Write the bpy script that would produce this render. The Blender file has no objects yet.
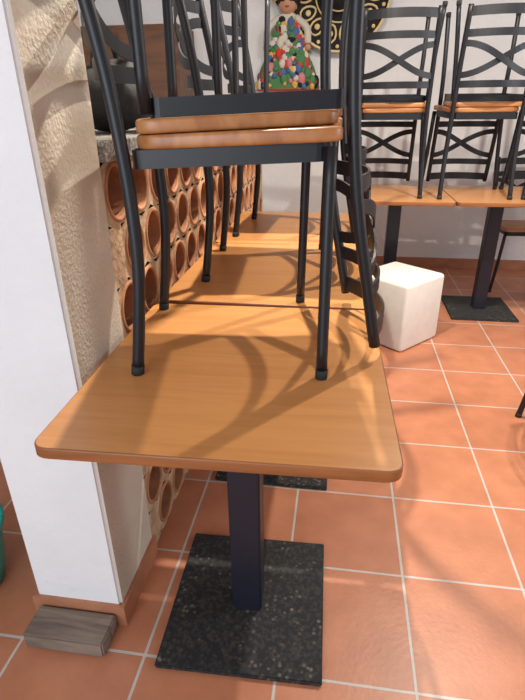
import bpy, bmesh, math, random
from mathutils import Vector, Matrix
random.seed(4)
scene=bpy.context.scene
C=scene.collection
PI=math.pi

# ---------------- materials ----------------
def mat(name,col,rough=.5,metal=0,noise=0,nscale=20,bump=0,bscale=60,col2=None,spec=.5):
    m=bpy.data.materials.new(name); m.use_nodes=True
    nt=m.node_tree; b=nt.nodes['Principled BSDF']
    b.inputs['Base Color'].default_value=(*col,1); b.inputs['Roughness'].default_value=rough
    b.inputs['Metallic'].default_value=metal; b.inputs['Specular IOR Level'].default_value=spec
    tc=nt.nodes.new('ShaderNodeTexCoord')
    if noise or col2:
        n=nt.nodes.new('ShaderNodeTexNoise'); n.inputs['Scale'].default_value=nscale; n.inputs['Detail'].default_value=5
        nt.links.new(tc.outputs['Object'],n.inputs['Vector'])
        r=nt.nodes.new('ShaderNodeValToRGB')
        c2=col2 if col2 else tuple(c*(1-noise) for c in col)
        r.color_ramp.elements[0].color=(*c2,1); r.color_ramp.elements[1].color=(*col,1)
        r.color_ramp.elements[0].position=.35; r.color_ramp.elements[1].position=.62
        nt.links.new(n.outputs['Fac'],r.inputs['Fac']); nt.links.new(r.outputs['Color'],b.inputs['Base Color'])
    if bump:
        n=nt.nodes.new('ShaderNodeTexNoise'); n.inputs['Scale'].default_value=bscale; n.inputs['Detail'].default_value=6
        nt.links.new(tc.outputs['Object'],n.inputs['Vector'])
        bp=nt.nodes.new('ShaderNodeBump'); bp.inputs['Strength'].default_value=bump; bp.inputs['Distance'].default_value=.01
        nt.links.new(n.outputs['Fac'],bp.inputs['Height']); nt.links.new(bp.outputs['Normal'],b.inputs['Normal'])
    return m

def wood_mat(name,c1,c2,rough=.3,sc=(1.2,14,6),axis='Object'):
    m=bpy.data.materials.new(name); m.use_nodes=True
    nt=m.node_tree; b=nt.nodes['Principled BSDF']
    tc=nt.nodes.new('ShaderNodeTexCoord'); mp=nt.nodes.new('ShaderNodeMapping')
    mp.inputs['Scale'].default_value=sc
    nt.links.new(tc.outputs[axis],mp.inputs['Vector'])
    n=nt.nodes.new('ShaderNodeTexNoise'); n.inputs['Scale'].default_value=3; n.inputs['Detail'].default_value=7; n.inputs['Distortion'].default_value=.6
    nt.links.new(mp.outputs['Vector'],n.inputs['Vector'])
    r=nt.nodes.new('ShaderNodeValToRGB')
    r.color_ramp.elements[0].color=(*c2,1); r.color_ramp.elements[1].color=(*c1,1)
    r.color_ramp.elements[0].position=.3; r.color_ramp.elements[1].position=.65
    nt.links.new(n.outputs['Fac'],r.inputs['Fac']); nt.links.new(r.outputs['Color'],b.inputs['Base Color'])
    b.inputs['Roughness'].default_value=rough
    return m

def floor_mat():
    m=bpy.data.materials.new('terracotta_tiles'); m.use_nodes=True
    nt=m.node_tree; b=nt.nodes['Principled BSDF']
    tc=nt.nodes.new('ShaderNodeTexCoord'); mp=nt.nodes.new('ShaderNodeMapping')
    T=.3335
    mp.inputs['Location'].default_value=(-.242+T*20,-.768+T*20,0)
    nt.links.new(tc.outputs['Object'],mp.inputs['Vector'])
    br=nt.nodes.new('ShaderNodeTexBrick'); br.offset=0; br.squash=1
    br.inputs['Scale'].default_value=1; br.inputs['Brick Width'].default_value=T; br.inputs['Row Height'].default_value=T
    br.inputs['Mortar Size'].default_value=.0040; br.inputs['Mortar Smooth'].default_value=.15
    br.inputs['Color1'].default_value=(.56,.225,.118,1); br.inputs['Color2'].default_value=(.48,.185,.095,1)
    br.inputs['Mortar'].default_value=(.55,.50,.45,1)
    nt.links.new(mp.outputs['Vector'],br.inputs['Vector'])
    n=nt.nodes.new('ShaderNodeTexNoise'); n.inputs['Scale'].default_value=9; n.inputs['Detail'].default_value=8
    nt.links.new(tc.outputs['Object'],n.inputs['Vector'])
    r=nt.nodes.new('ShaderNodeValToRGB'); r.color_ramp.elements[0].color=(.84,.82,.80,1); r.color_ramp.elements[1].color=(1.06,1.07,1.09,1)
    r.color_ramp.elements[0].position=.3; r.color_ramp.elements[1].position=.7
    nt.links.new(n.outputs['Fac'],r.inputs['Fac'])
    mx=nt.nodes.new('ShaderNodeMix'); mx.data_type='RGBA'; mx.blend_type='MULTIPLY'; mx.inputs['Factor'].default_value=1
    nt.links.new(br.outputs['Color'],mx.inputs['A']); nt.links.new(r.outputs['Color'],mx.inputs['B'])
    nt.links.new(mx.outputs['Result'],b.inputs['Base Color'])
    b.inputs['Roughness'].default_value=.4
    bp=nt.nodes.new('ShaderNodeBump'); bp.inputs['Strength'].default_value=.5; bp.inputs['Distance'].default_value=.003; bp.invert=True
    nt.links.new(br.outputs['Fac'],bp.inputs['Height'])
    n2=nt.nodes.new('ShaderNodeTexNoise'); n2.inputs['Scale'].default_value=70; n2.inputs['Detail'].default_value=4
    nt.links.new(tc.outputs['Object'],n2.inputs['Vector'])
    bp2=nt.nodes.new('ShaderNodeBump'); bp2.inputs['Strength'].default_value=.3; bp2.inputs['Distance'].default_value=.002
    nt.links.new(n2.outputs['Fac'],bp2.inputs['Height']); nt.links.new(bp.outputs['Normal'],bp2.inputs['Normal'])
    nt.links.new(bp2.outputs['Normal'],b.inputs['Normal'])
    return m

def speck_mat(name,base,speck,scale,thr,rough=.6,bump=.2,wid=.1):
    m=bpy.data.materials.new(name); m.use_nodes=True
    nt=m.node_tree; b=nt.nodes['Principled BSDF']
    tc=nt.nodes.new('ShaderNodeTexCoord')
    n=nt.nodes.new('ShaderNodeTexNoise'); n.inputs['Scale'].default_value=scale; n.inputs['Detail'].default_value=6; n.inputs['Roughness'].default_value=.75
    nt.links.new(tc.outputs['Object'],n.inputs['Vector'])
    r=nt.nodes.new('ShaderNodeValToRGB'); r.color_ramp.elements[0].color=(*base,1); r.color_ramp.elements[1].color=(*speck,1)
    r.color_ramp.elements[0].position=thr; r.color_ramp.elements[1].position=thr+wid
    nt.links.new(n.outputs['Fac'],r.inputs['Fac']); nt.links.new(r.outputs['Color'],b.inputs['Base Color'])
    b.inputs['Roughness'].default_value=rough
    bp=nt.nodes.new('ShaderNodeBump'); bp.inputs['Strength'].default_value=bump; bp.inputs['Distance'].default_value=.003
    nt.links.new(n.outputs['Fac'],bp.inputs['Height']); nt.links.new(bp.outputs['Normal'],b.inputs['Normal'])
    return m

def dusty_plate():
    # matt black with scattered dusty drops (voronoi dots broken up by noise)
    m=bpy.data.materials.new('dusty_black_plate'); m.use_nodes=True
    nt=m.node_tree; b=nt.nodes['Principled BSDF']; L=nt.links.new
    tc=nt.nodes.new('ShaderNodeTexCoord')
    v=nt.nodes.new('ShaderNodeTexVoronoi'); v.inputs['Scale'].default_value=55; L(tc.outputs['Object'],v.inputs['Vector'])
    r1=nt.nodes.new('ShaderNodeValToRGB'); r1.color_ramp.elements[0].position=.16; r1.color_ramp.elements[0].color=(1,1,1,1)
    r1.color_ramp.elements[1].position=.34; r1.color_ramp.elements[1].color=(0,0,0,1); L(v.outputs['Distance'],r1.inputs['Fac'])
    n=nt.nodes.new('ShaderNodeTexNoise'); n.inputs['Scale'].default_value=13; n.inputs['Detail'].default_value=5; L(tc.outputs['Object'],n.inputs['Vector'])
    r2=nt.nodes.new('ShaderNodeValToRGB'); r2.color_ramp.elements[0].position=.46; r2.color_ramp.elements[1].position=.66; L(n.outputs['Fac'],r2.inputs['Fac'])
    mu=nt.nodes.new('ShaderNodeMath'); mu.operation='MULTIPLY'; L(r1.outputs['Color'],mu.inputs[0]); L(r2.outputs['Color'],mu.inputs[1])
    n3=nt.nodes.new('ShaderNodeTexNoise'); n3.inputs['Scale'].default_value=90; n3.inputs['Detail'].default_value=5; L(tc.outputs['Object'],n3.inputs['Vector'])
    r3=nt.nodes.new('ShaderNodeValToRGB'); r3.color_ramp.elements[0].color=(.010,.011,.013,1); r3.color_ramp.elements[1].color=(.048,.044,.038,1)
    r3.color_ramp.elements[0].position=.45; r3.color_ramp.elements[1].position=.72; L(n3.outputs['Fac'],r3.inputs['Fac'])
    mx=nt.nodes.new('ShaderNodeMix'); mx.data_type='RGBA'; L(mu.outputs[0],mx.inputs['Factor']); L(r3.outputs['Color'],mx.inputs['A']); mx.inputs['B'].default_value=(.17,.135,.10,1)
    L(mx.outputs['Result'],b.inputs['Base Color']); b.inputs['Roughness'].default_value=.75
    return m

M_floor=floor_mat()
M_white=mat('white_plaster',(.80,.81,.82),.9,noise=.04,nscale=4,bump=.3,bscale=35)
M_cream=mat('cream_plaster',(.64,.57,.47),.9,noise=.08,nscale=6,bump=.35,bscale=110)
M_ceil=mat('ceiling_paint',(.8,.78,.74),.9,noise=.03)
M_terra=mat('terracotta_trim',(.47,.20,.105),.5,noise=.2,nscale=12)
M_clay=mat('clay_lattice',(.50,.23,.11),.75,noise=.35,nscale=18,bump=.3)
M_mort=mat('mortar',(.58,.40,.25),.9,noise=.35,nscale=30,bump=.5)
M_clayshade=mat('clay_inner_shaded',(.34,.13,.055),.8,noise=.4,nscale=14)  # same clay, darkened inside the openings: shade put into the colour
M_holeshade=mat('opening_shade',(.13,.05,.025),.9,noise=.2)  # dark brown cap for each opening, painted in place of the shade within
M_top=wood_mat('table_laminate',(.57,.265,.09),(.50,.22,.068),.33,(1.2,16,6))
M_edge=wood_mat('table_edge_wood',(.34,.12,.035),(.17,.055,.016),.4)
M_seat=wood_mat('seat_wood',(.50,.22,.08),(.33,.125,.04),.35,(10,2,4))
M_black=mat('black_powder_coat',(.008,.009,.013),.42,noise=.2,nscale=60)
M_blackpole=mat('black_pole_paint',(.012,.014,.024),.4)
M_plate=dusty_plate()
M_granite=speck_mat('granite',(.17,.16,.15),(.50,.47,.43),120,.48,.35,.05)
M_pouf=mat('white_leatherette',(.80,.78,.72),.55,noise=.05,bump=.15,bscale=25)
M_block=wood_mat('weathered_wood',(.25,.19,.15),(.11,.08,.065),.85,(2,20,8))
M_teal=mat('teal_plastic',(.02,.38,.33),.4)
M_dark=mat('black_fabric',(.015,.014,.014),.8,bump=.4,bscale=20)
M_gold=mat('gold_embroidery',(.75,.58,.28),.6,bump=.3)
M_red=mat('red_cloth',(.5,.04,.03),.7); M_green=mat('green_cloth',(.06,.20,.07),.7)
M_yel=mat('yellow_cloth',(.6,.38,.08),.7); M_blue=mat('blue_cloth',(.06,.12,.28),.7)
M_pink=mat('pink_cloth',(.55,.2,.22),.7); M_whitec=mat('white_cloth',(.60,.56,.48),.8)
M_skin=mat('doll_face',(.50,.27,.16),.6)
M_hat=mat('black_felt',(.012,.012,.014),.9)
M_brownw=wood_mat('dark_cabinet_wood',(.16,.07,.03),(.08,.035,.015),.5)
M_foot=mat('foot_rubber',(.02,.02,.02),.8)

# ---------------- mesh helpers ----------------
def finish(bm,name,mats,smooth=False,parent=None,loc=None):
    me=bpy.data.meshes.new(name); bmesh.ops.recalc_face_normals(bm,faces=bm.faces); bm.to_mesh(me); bm.free()
    for m in (mats if isinstance(mats,(list,tuple)) else [mats]): me.materials.append(m)
    if smooth:
        for p in me.polygons: p.use_smooth=True
    return add(me,name,parent,loc)
def add(me,name,parent=None,loc=None):
    o=bpy.data.objects.new(name,me); C.objects.link(o)
    if parent: o.parent=parent
    if loc: o.location=loc
    return o
def empty(name,loc=(0,0,0),rot=(0,0,0)):
    e=bpy.data.objects.new(name,None); e.empty_display_size=.1; C.objects.link(e)
    e.location=loc; e.rotation_euler=rot; return e
def bmbox(bm,lo,hi,mi=0):
    v=[bm.verts.new((x,y,z)) for x in (lo[0],hi[0]) for y in (lo[1],hi[1]) for z in (lo[2],hi[2])]
    fs=[(0,1,3,2),(4,6,7,5),(0,4,5,1),(2,3,7,6),(0,2,6,4),(1,5,7,3)]
    for f in fs:
        F=bm.faces.new([v[i] for i in f]); F.material_index=mi
    return v
def box(name,lo,hi,m,bev=0,parent=None,seg=2):
    bm=bmesh.new(); bmbox(bm,lo,hi)
    if bev: bmesh.ops.bevel(bm,geom=bm.edges[:],offset=bev,segments=seg,affect='EDGES',profile=.5)
    return finish(bm,name,m,parent=parent)
def catmull(P,n=6):
    P=[Vector(p) for p in P]; out=[]
    Q=[2*P[0]-P[1]]+P+[2*P[-1]-P[-2]]
    for i in range(1,len(Q)-2):
        a,b,c,d=Q[i-1:i+3]
        for k in range(n):
            t=k/n
            out.append(.5*((2*b)+(-a+c)*t+(2*a-5*b+4*c-d)*t*t+(-a+3*b-3*c+d)*t**3))
    out.append(P[-1]); return out
def tube(bm,pts,r,seg=10,mi=0):
    rings=[]; n=len(pts); prev=None
    for i,p in enumerate(pts):
        t=(pts[min(i+1,n-1)]-pts[max(i-1,0)]).normalized()
        if prev is None:
            a=Vector((0,1,0)) if abs(t.y)<.9 else Vector((1,0,0)); u=t.cross(a).normalized()
        else: u=(prev-t*prev.dot(t)).normalized()
        prev=u; w=t.cross(u)
        rings.append([bm.verts.new(p+r*(math.cos(2*PI*k/seg)*u+math.sin(2*PI*k/seg)*w)) for k in range(seg)])
    for a,b in zip(rings,rings[1:]):
        for k in range(seg):
            f=bm.faces.new((a[k],a[(k+1)%seg],b[(k+1)%seg],b[k])); f.material_index=mi; f.smooth=True
    bm.faces.new(rings[0][::-1]).material_index=mi; bm.faces.new(rings[-1]).material_index=mi
def strap(bm,pts,w,t,mi=0):
    rings=[]; n=len(pts)
    for i,p in enumerate(pts):
        tg=(pts[min(i+1,n-1)]-pts[max(i-1,0)]).normalized()
        nrm=Vector((tg.y,-tg.x,0))
        nrm=nrm.normalized() if nrm.length>1e-5 else Vector((1,0,0))
        uu=nrm.cross(tg).normalized()
        rings.append([bm.verts.new(p+a*uu*w/2+b*nrm*t/2) for a,b in ((-1,-1),(1,-1),(1,1),(-1,1))])
    for a,b in zip(rings,rings[1:]):
        for k in range(4):
            bm.faces.new((a[k],a[(k+1)%4],b[(k+1)%4],b[k])).material_index=mi
    bm.faces.new(rings[0][::-1]); bm.faces.new(rings[-1])
def rounded_poly(corners,r,n=6):
    out=[]; N=len(corners)
    for i in range(N):
        p=Vector(corners[i]); a=Vector(corners[i-1]); b=Vector(corners[(i+1)%N])
        d1=(a-p).normalized(); d2=(b-p).normalized()
        s=p+d1*r; e=p+d2*r
        for k in range(n+1):
            t=k/n; out.append(s*(1-t)**2+p*2*t*(1-t)+e*t*t)
    return out
def slab(bm,outline,z0,z1,bev,mi_side=0,mi_top=0,bseg=3,shear=0):
    prof=[]
    for k in range(bseg+1):
        a=PI/2*k/bseg; prof.append((bev*(1-math.sin(a)),z0+bev*(1-math.cos(a))))
    for k in range(bseg+1):
        a=PI/2*k/bseg; prof.append((bev*(1-math.cos(a)),z1-bev*(1-math.sin(a))))
    rings=[]; N=len(outline); nr=[]
    for i in range(N):
        t=(Vector(outline[(i+1)%N])-Vector(outline[i-1])).normalized(); nr.append(Vector((-t.y,t.x)))
    for ins,z in prof:
        ring=[]
        for i in range(N):
            p=Vector(outline[i])+nr[i]*ins
            ring.append(bm.verts.new((p.x,p.y,z+shear*p.x)))
        rings.append(ring)
    for a,b in zip(rings,rings[1:]):
        for k in range(N):
            f=bm.faces.new((a[k],a[(k+1)%N],b[(k+1)%N],b[k])); f.material_index=mi_side; f.smooth=True
    f=bm.faces.new(rings[-1]); f.material_index=mi_top
    f=bm.faces.new(rings[0][::-1]); f.material_index=mi_side
def sphere(bm,c,r,sc=(1,1,1),mi=0,u=12,v=8):
    M=Matrix.Translation(c)@Matrix.Diagonal((*[r*s for s in sc],1))
    g=bmesh.ops.create_uvsphere(bm,u_segments=u,v_segments=v,radius=1,matrix=M)
    fs=set(f for vv in g['verts'] for f in vv.link_faces)
    for f in fs: f.material_index=mi; f.smooth=True
def lathe(bm,prof,seg):
    rings=[]
    for rad,z in prof:
        rings.append([bm.verts.new((rad*math.cos(2*PI*k/seg),rad*math.sin(2*PI*k/seg),z)) for k in range(seg)] if rad>0 else [bm.verts.new((0,0,z))])
    for a,b in zip(rings,rings[1:]):
        for k in range(seg):
            if len(a)==1: bm.faces.new((a[0],b[(k+1)%seg],b[k]))
            elif len(b)==1: bm.faces.new((a[k],a[(k+1)%seg],b[0]))
            else: bm.faces.new((a[k],a[(k+1)%seg],b[(k+1)%seg],b[k]))

# ---------------- room ----------------
XL,XR,YB,YF,ZC=-3.0,3.0,4.35,-2.2,2.75
box('floor',(XL,YF,-.05),(XR,YB,0),M_floor)
box('wall_back',(XL,YB,0),(XR,YB+.12,ZC),M_white)
box('wall_left',(XL-.12,YF,0),(XL,YB,ZC),M_white)
box('wall_right',(XR,YF,0),(XR+.12,YB,ZC),M_white)
box('ceiling',(XL,YF,ZC),(XR,YB,ZC+.1),M_ceil)
box('baseboard_back',(XL,YB-.012,0),(XR,YB,.08),M_terra,.002)
PX0,PX1,PY0,PY1=-.75,-.51,.848,1.09
bm=bmesh.new(); bmbox(bm,(PX0,PY0,0),(PX1,PY1,ZC))
bmesh.ops.bevel(bm,geom=[e for e in bm.edges if abs(e.verts[0].co.z-e.verts[1].co.z)>1],offset=.008,segments=3,affect='EDGES')
bm.faces.ensure_lookup_table(); bm.normal_update()
for f in bm.faces:
    if f.calc_center_median().x>PX1-.004: f.material_index=1
finish(bm,'wall_pillar',[M_white,M_cream])
bm=bmesh.new()
bmbox(bm,(PX0-.008,PY0-.01,0),(PX1+.01,PY0,.07)); bmbox(bm,(PX1,PY0,0),(PX1+.01,PY1,.07))
finish(bm,'baseboard_pillar',M_terra)

def lattice():
    bm=bmesh.new(); S=.142; X=-.515; dep=.13; y0=PY1; y1=3.45; z0=0; z1=1.14
    rows=int(z1/S)+1; cols=int((y1-y0)/S)+2; seg=22; R=.060
    for r in range(rows):
        zc=z1-S*(r+.5)
        for c in range(cols):
            yc=y0+S*(c+.5)-(S/2 if r%2 else 0)
            if yc-R<y0 or yc+R>y1 or zc-R<z0-.01:
                lo=(X,max(y0,yc-S/2),max(0,zc-S/2)); hi=(X,min(y1,yc+S/2),zc+S/2)
                if hi[1]-lo[1]>.001 and hi[2]-lo[2]>.001:
                    v=[bm.verts.new(p) for p in ((X,lo[1],lo[2]),(X,hi[1],lo[2]),(X,hi[1],hi[2]),(X,lo[1],hi[2]))]
                    bm.faces.new(v).material_index=0
                continue
            def ring(rad,x,sq=False):
                out=[]
                for k in range(seg):
                    a=2*PI*(k+.5)/seg; cy,cz=math.cos(a),math.sin(a)
                    if sq:
                        m=max(abs(cy),abs(cz)); yy,zz=cy/m*S/2,cz/m*S/2
                    else:
                        yy=cy*rad*.96; zz=cz*rad*(1.05 if cz>0 else 1.0)
                    out.append(bm.verts.new((x,max(y0,min(y1,yc+yy)),max(0,zc+zz))))
                return out
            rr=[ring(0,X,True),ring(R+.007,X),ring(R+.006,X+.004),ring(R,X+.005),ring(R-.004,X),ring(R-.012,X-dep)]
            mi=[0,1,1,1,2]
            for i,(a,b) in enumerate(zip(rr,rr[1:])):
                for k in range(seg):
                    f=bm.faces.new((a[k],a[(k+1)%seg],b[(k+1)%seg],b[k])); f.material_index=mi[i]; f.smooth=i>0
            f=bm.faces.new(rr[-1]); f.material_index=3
    bmbox(bm,(X-dep-.04,y0,0),(X-dep-.002,y1,z1),0)
    bmbox(bm,(X-dep-.04,y1,0),(X,y1+.02,z1),0)
    return finish(bm,'wall_lattice',[M_mort,M_clay,M_clayshade,M_holeshade])
lattice()
box('countertop_granite',(-.95,PY1+.002,1.141),(-.498,3.5,1.185),M_granite,.004)

# ---------------- chair meshes ----------------
SH=.035
def ux(z):
    P=[(0,-.205),(.1,-.192),(.22,-.180),(.34,-.180),(.45,-.187),(.55,-.197),(.65,-.213),(.75,-.233),(.875,-.258),(.90,-.263)]
    for a,b in zip(P,P[1:]):
        if z<=b[0]:
            t=(z-a[0])/(b[0]-a[0]); return a[1]+(b[1]-a[1])*t
    return P[-1][1]
def uy(z): return .186-.012*min(1,z/.4)
def build_chair_meshes():
    D={}
    def done(bm,k,mats):
        me=bpy.data.meshes.new('chair_'+k); bmesh.ops.recalc_face_normals(bm,faces=bm.faces); bm.to_mesh(me); bm.free()
        for m in mats: me.materials.append(m)
        D[k]=me
    out=rounded_poly([(-.167,-.168),(.200,-.205),(.200,.205),(-.167,.168)],.05)
    bm=bmesh.new(); slab(bm,out,.436,.460,.006,0,0,shear=SH); done(bm,'seat',[M_seat])
    bm=bmesh.new()
    o=rounded_poly([(-.175,-.160),(.172,-.184),(.172,.184),(-.175,.160)],.02,4)
    i_=rounded_poly([(-.170,-.155),(.167,-.179),(.167,.179),(-.170,.155)],.017,4)
    N=len(o); R=[]
    for (pp,z) in ((o,.404),(o,.4355),(i_,.4355),(i_,.404)): R.append([bm.verts.new((p.x,p.y,z+SH*p.x)) for p in pp])
    for j in range(4):
        a,b=R[j],R[(j+1)%4]
        for k in range(N): bm.faces.new((a[k],a[(k+1)%N],b[(k+1)%N],b[k]))
    vs=bmbox(bm,(-.17,-.012,.424),(.169,.012,.4355))
    for v in vs: v.co.z+=SH*v.co.x
    done(bm,'apron',[M_black])
    for s,n in ((-1,'leg_front_1'),(1,'leg_front_2')):
        bm=bmesh.new(); tube(bm,catmull([(.172,s*.222,.012),(.174,s*.205,.2),(.176,s*.19,.435)],4),.0112)
        tube(bm,[Vector((.172,s*.2225,0)),Vector((.172,s*.222,.02))],.0125,mi=1)
        done(bm,n,[M_black,M_foot])
    for s,n in ((-1,'upright_1'),(1,'upright_2')):
        bm=bmesh.new()
        zs=[.012,.1,.22,.34,.45,.55,.65,.75,.89]
        tube(bm,catmull([(ux(z),s*uy(z),z) for z in zs],4),.0122)
        tube(bm,[Vector((ux(0),s*uy(0),0)),Vector((ux(.02),s*uy(.02),.02))],.0135,mi=1)
        done(bm,n,[M_black,M_foot])
    for key,bf in (('back_straps',lambda z:.055),('back_straps_shallow',lambda z:.05-.042*(z-.56)/.30)):
        def pt(z,y,off=0): return Vector((ux(z)-bf(z)*(1-(y/.172)**2)-off,y,z))
        bm=bmesh.new()
        for z,h in ((.862,.040),(.775,.032),(.560,.032)):
            strap(bm,[pt(z,(-1+2*k/14)*.172) for k in range(15)],h,.005)
        for z0,z1 in ((.735,.60),(.60,.735)):
            pts=[]
            for k in range(19):
                t=k/18; s=t*t*(3-2*t); pts.append(pt(z0+(z1-z0)*s,(-1+2*t)*.172,.006 if z1>z0 else 0))
            strap(bm,pts,.028,.005)
        done(bm,key,[M_black])
    return D
CH=build_chair_meshes()
def chair(loc,yaw,inv=False,sc=1,shallow=False):
    e=empty('dining_chair',loc,(PI if inv else 0,0,yaw)); e.scale=(sc,sc,sc)
    for k,me in CH.items():
        if k=='back_straps' and shallow: continue
        if k=='back_straps_shallow':
            if not shallow: continue
            k='back_straps'
        add(me,k,e)
    return e
def stack(x,y,yaw,zt=.75,dx=.035,dy=.0,dyaw=0,sc=1,shallow=False):
    chair((x,y,zt),yaw,sc=sc,shallow=shallow)
    c,s=math.cos(yaw),math.sin(yaw)
    chair((x+dx*c-dy*s,y+dx*s+dy*c,zt+.9225*sc),yaw+PI+dyaw,True,sc)

# ---------------- tables ----------------
TW,TD=.604,.676
def tbl_meshes():
    bm=bmesh.new(); w,d=TW/2,TD/2
    slab(bm,rounded_poly([(-w,-d),(w,-d),(w,d),(-w,d)],.032),.728,.75,.003,1,0)
    top=bpy.data.meshes.new('table_top'); bmesh.ops.recalc_face_normals(bm,faces=bm.faces); bm.to_mesh(top); bm.free()
    top.materials.append(M_top); top.materials.append(M_edge)
    bm=bmesh.new(); bmbox(bm,(-.039,-.039,.0155),(.039,.039,.712))
    bmesh.ops.bevel(bm,geom=[e for e in bm.edges if abs(e.verts[0].co.z-e.verts[1].co.z)>.3],offset=.004,segments=2,affect='EDGES')
    pole=bpy.data.meshes.new('table_pole'); bm.to_mesh(pole); bm.free(); pole.materials.append(M_blackpole)
    bm=bmesh.new(); bmbox(bm,(-.205,-.215,0),(.205,.215,.015)); bmesh.ops.bevel(bm,geom=bm.edges[:],offset=.003,segments=2,affect='EDGES')
    base=bpy.data.meshes.new('table_base'); bm.to_mesh(base); bm.free(); base.materials.append(M_plate)
    bm=bmesh.new(); bmbox(bm,(-.03,-.25,.712),(.03,.25,.7275)); bmbox(bm,(-.2,-.03,.7125),(.2,.03,.7273))
    br=bpy.data.meshes.new('table_bracket'); bm.to_mesh(br); bm.free(); br.materials.append(M_black)
    return dict(top=top,pole=pole,base_plate=base,bracket=br)
TM=tbl_meshes()
def table(x,y,yaw=0):
    e=empty('pedestal_table',(x,y,0),(0,0,yaw))
    for k,me in TM.items(): add(me,k,e)
r=math.radians
table(-.190,.960,r(1.5))
table(-.195,1.654,0)
table(-.195,2.334,0)
stack(-.226,1.10,r(10),dy=.03,shallow=True)
stack(-.215,1.70,r(4),dy=.02)
stack(-.215,2.28,r(-3),dy=-.01)
for i in range(3): table(.345+.607*i,3.37)
stack(.27,3.37,r(88),dy=.02,sc=1.05)
stack(.75,3.36,r(93),dy=-.02,sc=1.05)
stack(1.24,3.37,r(87),sc=1.05)
stack(1.70,3.36,r(92),sc=1.05)
chair((1.035,1.85,0),r(0))
chair((1.33,3.93,0),r(-86))

# ---------------- white cube pouf ----------------
bm=bmesh.new(); bmbox(bm,(-.175,-.175,0),(.175,.175,.39))
bmesh.ops.bevel(bm,geom=bm.edges[:],offset=.02,segments=4,affect='EDGES',profile=.5)
o=finish(bm,'cube_pouf',M_pouf,True); o.location=(.365,2.86,0); o.rotation_euler=(0,0,r(48))

bm=bmesh.new(); bmbox(bm,(-.107,-.044,0),(.107,.044,.048)); bmesh.ops.bevel(bm,geom=bm.edges[:],offset=.004,segments=2,affect='EDGES')
o=finish(bm,'wood_block',M_block); o.location=(-.630,.790,0)

bm=bmesh.new(); lathe(bm,[(.0,.0),(.11,.0),(.125,.08),(.14,.19),(.15,.20),(.15,.21),(.135,.21),(.12,.1),(.105,.012),(0,.012)],32)
o=finish(bm,'plastic_bucket',M_teal,True); o.location=(-1.025,.90,0)

bm=bmesh.new()
sphere(bm,Vector((0,0,.085)),.115,(1.0,1.3,.74),0,20,12); sphere(bm,Vector((.01,.06,.12)),.08,(1,1.2,.8),0,16,10)
tube(bm,catmull([(0,-.09,.12),(0,-.05,.21),(0,.05,.22),(0,.1,.14)],6),.008)
o=finish(bm,'black_bag',M_dark,True); o.location=(-.64,1.48,1.185)
bm=bmesh.new(); bmbox(bm,(-2.0,3.9,0),(-1.15,4.33,1.75))
for k in range(2): bmbox(bm,(-1.97+.41*k,3.885,.1),(-1.59+.41*k,3.9,1.71))
finish(bm,'wood_cabinet',M_brownw)

# sombrero on back wall
e=empty('sombrero',(-.08,YB-.03,1.94),(r(90),0,0))
bm=bmesh.new(); lathe(bm,[(0,.20),(.05,.195),(.085,.15),(.10,.06),(.12,.02),(.2,.0),(.29,.02),(.35,.05),(.355,.045),(.29,.01),(.2,-.01),(.0,-.01)],40)
finish(bm,'hat_body',M_hat,True,e)
bm=bmesh.new()
for rad,z,t in ((.348,.052,.010),(.165,.014,.006),(.104,.06,.006)):
    tube(bm,[Vector((rad*math.cos(2*PI*k/40),rad*math.sin(2*PI*k/40),z)) for k in range(41)],t,6)
for k in range(14):
    a=2*PI*k/14
    pts=[]
    for j in range(13):
        b=2*PI*j/12; rr=.24+.058*math.cos(b); aa=a+.17*math.sin(b)
        pts.append(Vector((rr*math.cos(aa),rr*math.sin(aa),.004+max(0,(rr-.2))*.22)))
    tube(bm,pts,.0075,6)
    sphere(bm,Vector((.24*math.cos(a),.24*math.sin(a),.012)),.02,(1,1,.3),0,10,6)
    a+=PI/14; sphere(bm,Vector((.315*math.cos(a),.315*math.sin(a),.037)),.014,(1,1,.4),0,8,5)
finish(bm,'gold_trim',M_gold,True,e)

# colourful rag doll on wall
e=empty('rag_doll',(-.44,YB-.075,1.38),(0,0,0)); e.scale=(1.15,1,1.1)
bm=bmesh.new()
seg=28; rings=[]
for rad,z in ((.20,-.03),(.205,-.02),(.17,.1),(.11,.22),(.06,.29),(.075,.34),(.06,.40),(.03,.42)):
    rings.append([bm.verts.new((rad*(1+.06*math.sin(7*2*PI*k/seg))*math.cos(2*PI*k/seg),.3*rad*math.sin(2*PI*k/seg),z)) for k in range(seg)])
for j,(a,b) in enumerate(zip(rings,rings[1:])):
    for k in range(seg):
        f=bm.faces.new((a[k],a[(k+1)%seg],b[(k+1)%seg],b[k])); f.smooth=True; f.material_index=[0,1,1,2,3,4,4][j]
bm.faces.new(rings[0][::-1]); bm.faces.new(rings[-1])
sphere(bm,Vector((0,0,.47)),.06,(1,.8,1.1),5,16,12)
sphere(bm,Vector((0,.01,.50)),.075,(1.1,.8,.9),6,16,12)
for s in (-1,1):
    tube(bm,catmull([(s*.05,0,.39),(s*.12,-.01,.33),(s*.13,-.02,.24)],5),.022,8,4)
    sphere(bm,Vector((s*.13,-.02,.22)),.022,(1,1,1),5,8,6)
    sphere(bm,Vector((s*.022,-.047,.48)),.007,(1,.6,1),6,8,6)
sphere(bm,Vector((0,-.05,.447)),.010,(1.4,.5,.5),0,8,6)
for k in range(190):
    a=random.uniform(-1.4,1.4); z=random.uniform(-.01,.38); rad=max(.06,.2-.42*z)
    sphere(bm,Vector((rad*math.sin(a),-.3*rad*math.cos(a)-.005,z)),random.uniform(.012,.028),(1,.5,random.uniform(.7,1.6)),random.choice([0,1,1,6,2,4,4,3,7]),7,5)
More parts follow.
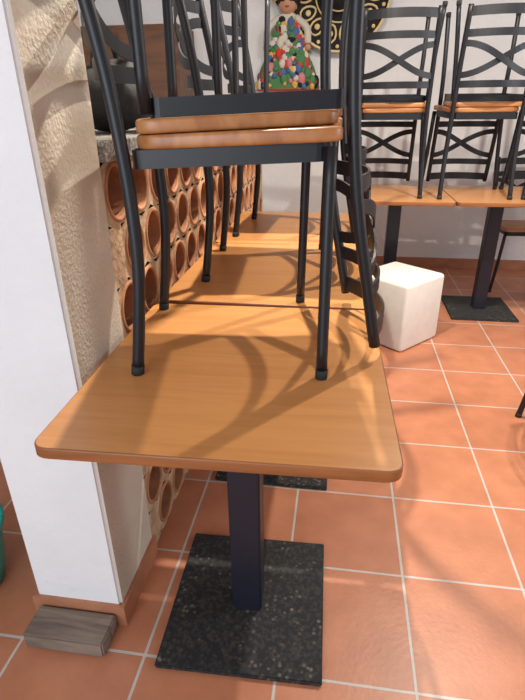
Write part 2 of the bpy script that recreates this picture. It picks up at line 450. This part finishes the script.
for k in range(11):
    a=PI*k/10; sphere(bm,Vector((.08*math.cos(a),-.03,.50+.07*math.sin(a))),.024,(1,.6,1),random.choice([0,2,1,7]),8,6)
finish(bm,'doll_body',[M_red,M_green,M_yel,M_blue,M_whitec,M_skin,M_hat,M_pink],False,e)

# ---------------- lamps ----------------
def lamp(x,y,z,power,col,rad):
    bm=bmesh.new(); seg=28; rings=[]
    for rr,zz in ((.03,.16),(.05,.15),(.16,.02),(.17,0),(.155,.0),(.045,.14)):
        rings.append([bm.verts.new((rr*math.cos(2*PI*k/seg),rr*math.sin(2*PI*k/seg),zz)) for k in range(seg)])
    for a,b in zip(rings,rings[1:]):
        for k in range(seg): bm.faces.new((a[k],a[(k+1)%seg],b[(k+1)%seg],b[k]))
    bm.faces.new(rings[0])
    tube(bm,[Vector((0,0,.16)),Vector((0,0,ZC-z))],.006,8)
    finish(bm,'pendant_lamp',M_black,loc=(x,y,z))
    L=bpy.data.lights.new('lamp_light','AREA'); L.shape='DISK'; L.size=rad; L.energy=power; L.color=col
    o=bpy.data.objects.new('lamp_light',L); C.objects.link(o); o.location=(x,y,z-.005)
lamp(-.22,1.85,2.35,46,(1,.90,.77),.04)
lamp(.75,2.15,2.40,42,(1,.92,.81),.05)
def area(name,loc,target,size,power,col):
    L=bpy.data.lights.new(name,'AREA'); L.shape='RECTANGLE'; L.size=size[0]; L.size_y=size[1]; L.energy=power; L.color=col
    o=bpy.data.objects.new(name,L); C.objects.link(o); o.location=loc
    o.rotation_euler=(Vector(target)-Vector(loc)).to_track_quat('-Z','Y').to_euler()
area('daylight_door',(-1.1,-1.9,1.5),(0,1.5,.7),(1.8,1.9),54,(.82,.91,1))
area('area_light_right',(2.85,1.9,1.7),(0,2.6,.7),(1.4,1.3),32,(.90,.95,1))  # unseen area light on the right; no window is built there
w=bpy.data.worlds.new('world'); scene.world=w; w.use_nodes=True
w.node_tree.nodes['Background'].inputs['Color'].default_value=(.87,.93,1,1); w.node_tree.nodes['Background'].inputs['Strength'].default_value=.65

# ---------------- camera ----------------
cam=bpy.data.cameras.new('camera'); co=bpy.data.objects.new('camera',cam); C.objects.link(co)
cam.sensor_fit='VERTICAL'; cam.sensor_height=36; cam.lens=508/700*36; cam.clip_start=.02
co.location=(0,0,1.25)
R=Matrix.Rotation(r(8.6),4,'Z')@Matrix.Rotation(r(90-25.75),4,'X')@Matrix.Rotation(r(-.6),4,'Z')
co.rotation_euler=R.to_euler()
scene.camera=co
scene.view_settings.view_transform='Standard'
